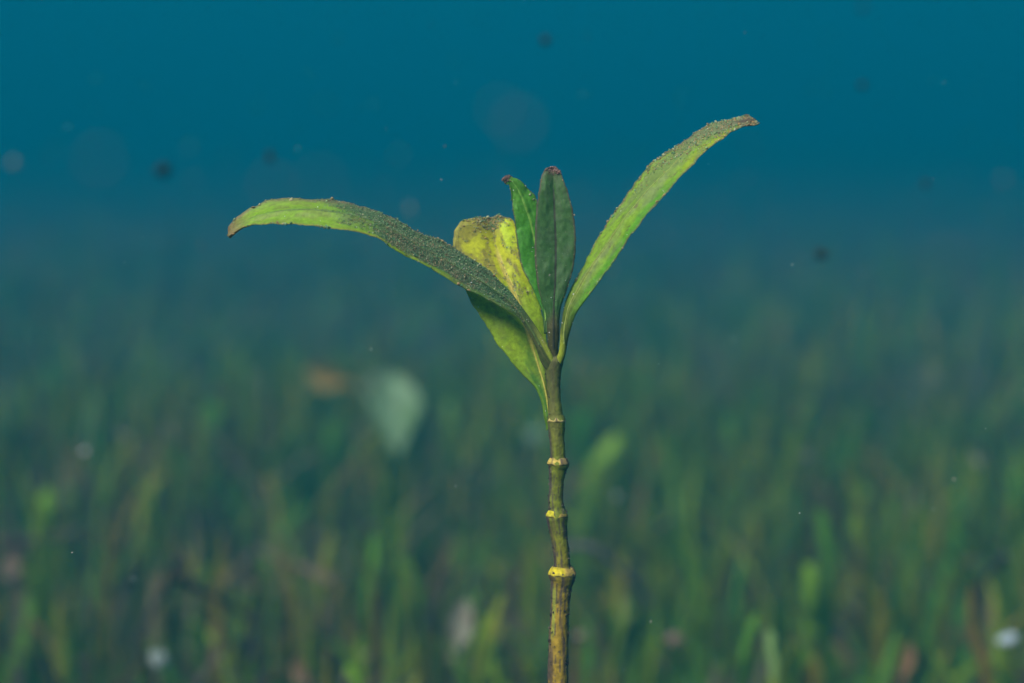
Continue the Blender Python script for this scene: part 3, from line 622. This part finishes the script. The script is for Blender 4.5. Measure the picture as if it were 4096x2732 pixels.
def litter_leaf(cx, cy, wpx, hpx, ang, colr, colr2, label, name, cat, tiltd=0.35, notch=0.0, d=None, seed=1):
    """curled dead leaf standing or lying in the canopy, facing roughly the given way"""
    dd = d or ground_d(cy + hpx * 0.5)
    c0 = P(cx, cy, d=dd)
    W, H = wpx / F_PX * dd, hpx / F_PX * dd
    n, m = 28, 15
    u = np.linspace(0, 1, n); v = np.linspace(-1, 1, m)
    U, Vv = np.meshgrid(u, v, indexing='ij')
    prof = np.sin(np.pi * np.clip(U, 0.0, 1) ** 1.6) ** 0.8 * (1 + 0.25 * (n2(U * 3, Vv * 0 + seed, 2, seed, 2) - 0.5))
    x = Vv * prof * W / 2 * (1 + 0.18 * (fbm(np.stack([U * 6, np.sign(Vv) * 3 + 0 * U, 0 * U + seed], -1), seed, 2) - 0.5)); z = (U - 0.5) * H - notch * H * np.abs(Vv) * 0
    y = -0.25 * W * Vv ** 2 * prof + tiltd * H * (U - 0.5) + 0.15 * H * (U - 0.5) ** 2 + 0.06 * W * (n2(U * 4, Vv, 2.0, seed + 9, 2) - 0.5)
    ca, sa = math.cos(ang), math.sin(ang)
    Xr, Zr = x * ca - z * sa, x * sa + z * ca
    Fp = np.stack([Xr, y, Zr], -1) + c0
    Bp = Fp + np.array([0, 0.0006, 0])
    nn_ = n * m
    side = []
    for i in range(n - 1):
        a, b = i * m, (i + 1) * m
        side += [[b, a, a + nn_, b + nn_], [a + m - 1, b + m - 1, b + m - 1 + nn_, a + m - 1 + nn_]]
    cc = mix(colr, colr2, sstep(0.4, 0.62, n2(U * 3, Vv, 1.7, seed, 3))).reshape(-1, 3)
    root = (c0[0], c0[1], float(bed_z(c0[0], c0[1])))
    E = empty(name, root); tag(E, label, cat)
    mesh_obj('leaf_blade', np.vstack([Fp.reshape(-1, 3), Bp.reshape(-1, 3)]), np.vstack([quads(n, m), quads(n, m, off=nn_, flip=True), np.array(side)]), M_grass, E, col=np.vstack([cc, cc]))
    # stalk down to the bed
    b0 = Fp.reshape(n, m, 3)[0, m // 2]
    s = np.linspace(0, 1, 14)[:, None]
    pth = b0 + (np.array([root[0] + 0.01, root[1] + 0.015, root[2] - 0.004]) - b0) * s + np.array([0.008, 0, 0]) * np.sin(s * 3.14)
    Vt, Ft, _ = tube(pth, np.full(14, 0.0012), 8)
    mesh_obj('stalk', Vt, Ft, M_grass, E, col=np.tile(np.array(colr) * 0.6, (len(Vt), 1)))
    return E
litter_leaf(1585, 1660, 200, 330, 0.06, (0.26, 0.40, 0.22), (0.15, 0.27, 0.10), 'pale whitish green leaf standing upright in the meadow, narrowing to its foot', 'pale_leaf', 'leaf', seed=3)
litter_leaf(1510, 1545, 130, 120, 0.5, (0.20, 0.30, 0.17), (0.15, 0.22, 0.12), 'small dull green leaf just above the pale upright leaf', 'pale_leaf', 'leaf', seed=8, d=1.5)
litter_leaf(1325, 1510, 110, 225, 1.30, (0.30, 0.19, 0.03), (0.24, 0.20, 0.04), 'ochre brown leaf lying sideways above the seagrass beside the pale upright leaf', 'fallen_leaf', 'leaf', tiltd=0.1, seed=5, d=1.35)
litter_leaf(1830, 2530, 110, 260, -0.25, (0.20, 0.16, 0.11), (0.24, 0.24, 0.17), 'withered beige leaf standing near the foot of the seedling', 'withered_leaf', 'leaf', seed=12, d=0.80)
litter_leaf(2135, 1740, 80, 110, 0.0, (0.28, 0.42, 0.26), (0.22, 0.34, 0.22), 'little pale round leaf close behind the seedling stem', 'pale_leaf', 'leaf', seed=15, d=1.35)
litter_leaf(1200, 2690, 100, 150, 0.9, (0.19, 0.12, 0.06), (0.13, 0.09, 0.05), 'brown withered leaf low in the seagrass beside the lime blade', 'withered_leaf', 'leaf', seed=18, d=0.74)
litter_leaf(3620, 2660, 60, 160, -0.35, (0.24, 0.13, 0.05), (0.18, 0.10, 0.05), 'slim rusty leaf leaning in the seagrass', 'withered_leaf', 'leaf', seed=21, d=0.74)
litter_leaf(60, 2250, 150, 110, 1.2, (0.18, 0.12, 0.08), (0.13, 0.09, 0.07), 'pale ochre litter leaf lying flat in the seagrass by the flat twig', 'fallen_leaf', 'leaf', tiltd=0.5, seed=24, d=0.95)

def stone(cx, cy, wpx, hpx, colr, label, name, cat, d=None, seed=1, rot=0.0):
    dd = d or ground_d(cy)
    c0 = P(cx, cy, d=dd)
    n, m = 12, 18
    ph = np.linspace(0.001, math.pi - 0.001, n)[:, None]; tt_ = np.linspace(0, 2 * math.pi, m, endpoint=False)[None]
    D = np.stack([np.sin(ph) * np.cos(tt_), np.sin(ph) * np.sin(tt_), np.cos(ph) + 0 * tt_], -1)
    r = 0.8 + 0.45 * fbm(D * 1.4 + seed, seed, 3)
    W, H = wpx / F_PX * dd / 2, hpx / F_PX * dd / 2
    x = D[..., 0] * r * W; y = D[..., 1] * r * W * 0.8; z = D[..., 2] * r * H
    x, z = x * math.cos(rot) - z * math.sin(rot), x * math.sin(rot) + z * math.cos(rot)
    cc = mix(np.array(colr) * 0.75, colr, fbm(D * 3, seed, 3)).reshape(-1, 3)
    o = mesh_obj(name, np.stack([x, y, z], -1).reshape(-1, 3), quads(n, m, True), M_obj, col=cc); o.location = tuple(c0)
    return tag(o, label, cat)
stone(4030, 2555, 80, 36, (0.40, 0.48, 0.53), 'small white shell chip caught in the seagrass near a bowed ochre blade', 'shell_chip', 'shell', d=0.76, seed=2, rot=0.35)
stone(632, 2645, 90, 80, (0.24, 0.28, 0.26), 'pale rounded pebble resting in the seagrass below the twigs', 'pebble', 'pebble', d=0.76, seed=4)
stone(2700, 2560, 70, 60, (0.20, 0.13, 0.10), 'reddish brown rubble lump in the seagrass beside the curved green blade', 'rubble', 'stone', d=0.80, seed=6)
stone(2320, 2545, 50, 40, (0.20, 0.14, 0.10), 'little brown rubble lump in the seagrass close by the seedling stem', 'rubble', 'stone', d=0.78, seed=9)

# ------------------------------------------------------------------ matter drifting in the water
n = 4500
pos = np.stack([(rng.random(n) * 2 - 1) * 0.7, 0.22 + 1.3 * rng.random(n) ** 1.3, 0.14 + 0.5 * rng.random(n)], -1)
pos = pos[np.abs(pos[:, 1] - 0.40) > 0.02] if False else pos
V_, F_ = lumps(pos, (0.07 + 0.22 * rng.random(len(pos)) ** 4) / 1000, 0.3, 0.85)
cc = np.array([(0.55, 0.60, 0.58), (0.45, 0.40, 0.32), (0.35, 0.45, 0.40), (0.03, 0.03, 0.03)])[rng.choice(4, len(pos), p=[0.45, 0.25, 0.2, 0.1])]
nf = 420                                  # larger loose flocs hanging just over the meadow, farther off
fy = 0.8 + 2.2 * rng.random(nf); fx = (rng.random(nf) * 2 - 1) * (0.35 + 0.55 * fy)
fz = 0.16 + 0.22 * rng.random(nf) ** 1.4 + 0.02 * (fy - 0.8)
V2, F2 = lumps(np.stack([fx, fy, fz], -1), (1.0 + 3.2 * rng.random(nf) ** 2.5) / 1000, 0.35, 0.6)
c2 = np.array([(0.20, 0.17, 0.13), (0.15, 0.13, 0.11), (0.22, 0.22, 0.18), (0.10, 0.13, 0.09)])[rng.integers(0, 4, nf)]
V_, F_, cc = np.vstack([V_, V2]), np.vstack([F_, F2 + len(V_)]), np.vstack([cc, c2])
tag(mesh_obj('suspended_particles', V_, F_, M_part, col=np.repeat(cc, 12, 0), smooth=False), 'fine pale specks of matter drifting all through the water', 'particles', kind='stuff')
def fleck(cx, cy, d, mm, colr, label, group, seed):
    Vf, Ff = lumps(np.zeros((1, 3)), np.array([mm / 2000.0]), 0.25, 0.3)
    o = mesh_obj('drifting_fleck', Vf, Ff, M_part, col=np.tile(colr, (12, 1))); o.location = tuple(P(cx, cy, d=d))
    return tag(o, label, 'debris fleck', group)
DK = (0.012, 0.014, 0.014)
fleck(652, 680, 0.27, 3.7, DK, 'black fleck of debris hanging in open water above the silt-coated leaf', None, 1)
for cx, cy, d, mm in ((2182, 160, 0.285, 1.9), (3450, 340, 0.28, 1.7), (3702, 735, 0.285, 1.7), (3285, 1015, 0.285, 2.3), (1078, 625, 0.28, 1.6), (3450, 30, 0.26, 1.4)):
    fleck(cx, cy, d, mm, DK, 'faint dark speck floating in open blue water', 'faint dark specks in the open water', 2)
fleck(340, 1805, 0.27, 1.25, (0.45, 0.43, 0.45), 'round whitish grain floating over the meadow', None, 3)
for cx, cy, d, mm in ((805, 985, 0.29, 0.7), (3130, 1335, 0.25, 1.1), (2980, 130, 0.45, 0.5), (2080, 500, 0.15, 1.5), (2000, 440, 0.16, 1.2), (3800, 1050, 0.15, 1.3), (400, 640, 0.15, 1.5), (1090, 740, 0.16, 1.2), (1280, 730, 0.15, 1.2), (830, 1290, 0.31, 0.6), (1780, 585, 0.36, 0.45), (1545, 515, 0.35, 0.4)):
    fleck(cx, cy, d, mm, (0.13, 0.12, 0.115), 'pale blurred grain drifting in the water', 'pale grains drifting in the water', 4)

# ------------------------------------------------------------------ the water itself (even haze round camera and scene)
DENS = 0.37
m, nt, out = new_mat('sea_water')
pv = nt.nodes.new('ShaderNodeVolumePrincipled')
pv.inputs['Color'].default_value = (0.0008, 0.146, 0.226, 1)
pv.inputs['Density'].default_value = DENS
pv.inputs['Anisotropy'].default_value = 0.0
pv.inputs['Absorption Color'].default_value = (0, 0, 0, 1)
nt.links.new(pv.outputs[0], out.inputs['Volume'])
x0, x1, z0, z1 = -70, 70, -1.3, 3.0
Vb = [(x, y, z) for x in (x0, x1) for y in (x0, x1) for z in (z0, z1)]
Fb = [[0, 1, 3, 2], [4, 6, 7, 5], [0, 4, 5, 1], [2, 3, 7, 6], [0, 2, 6, 4], [1, 5, 7, 3]]
hz = mesh_obj('haze', Vb, Fb, m, smooth=False)
tag(hz, 'murky blue-green sea water filling the whole view', 'water', kind='stuff')
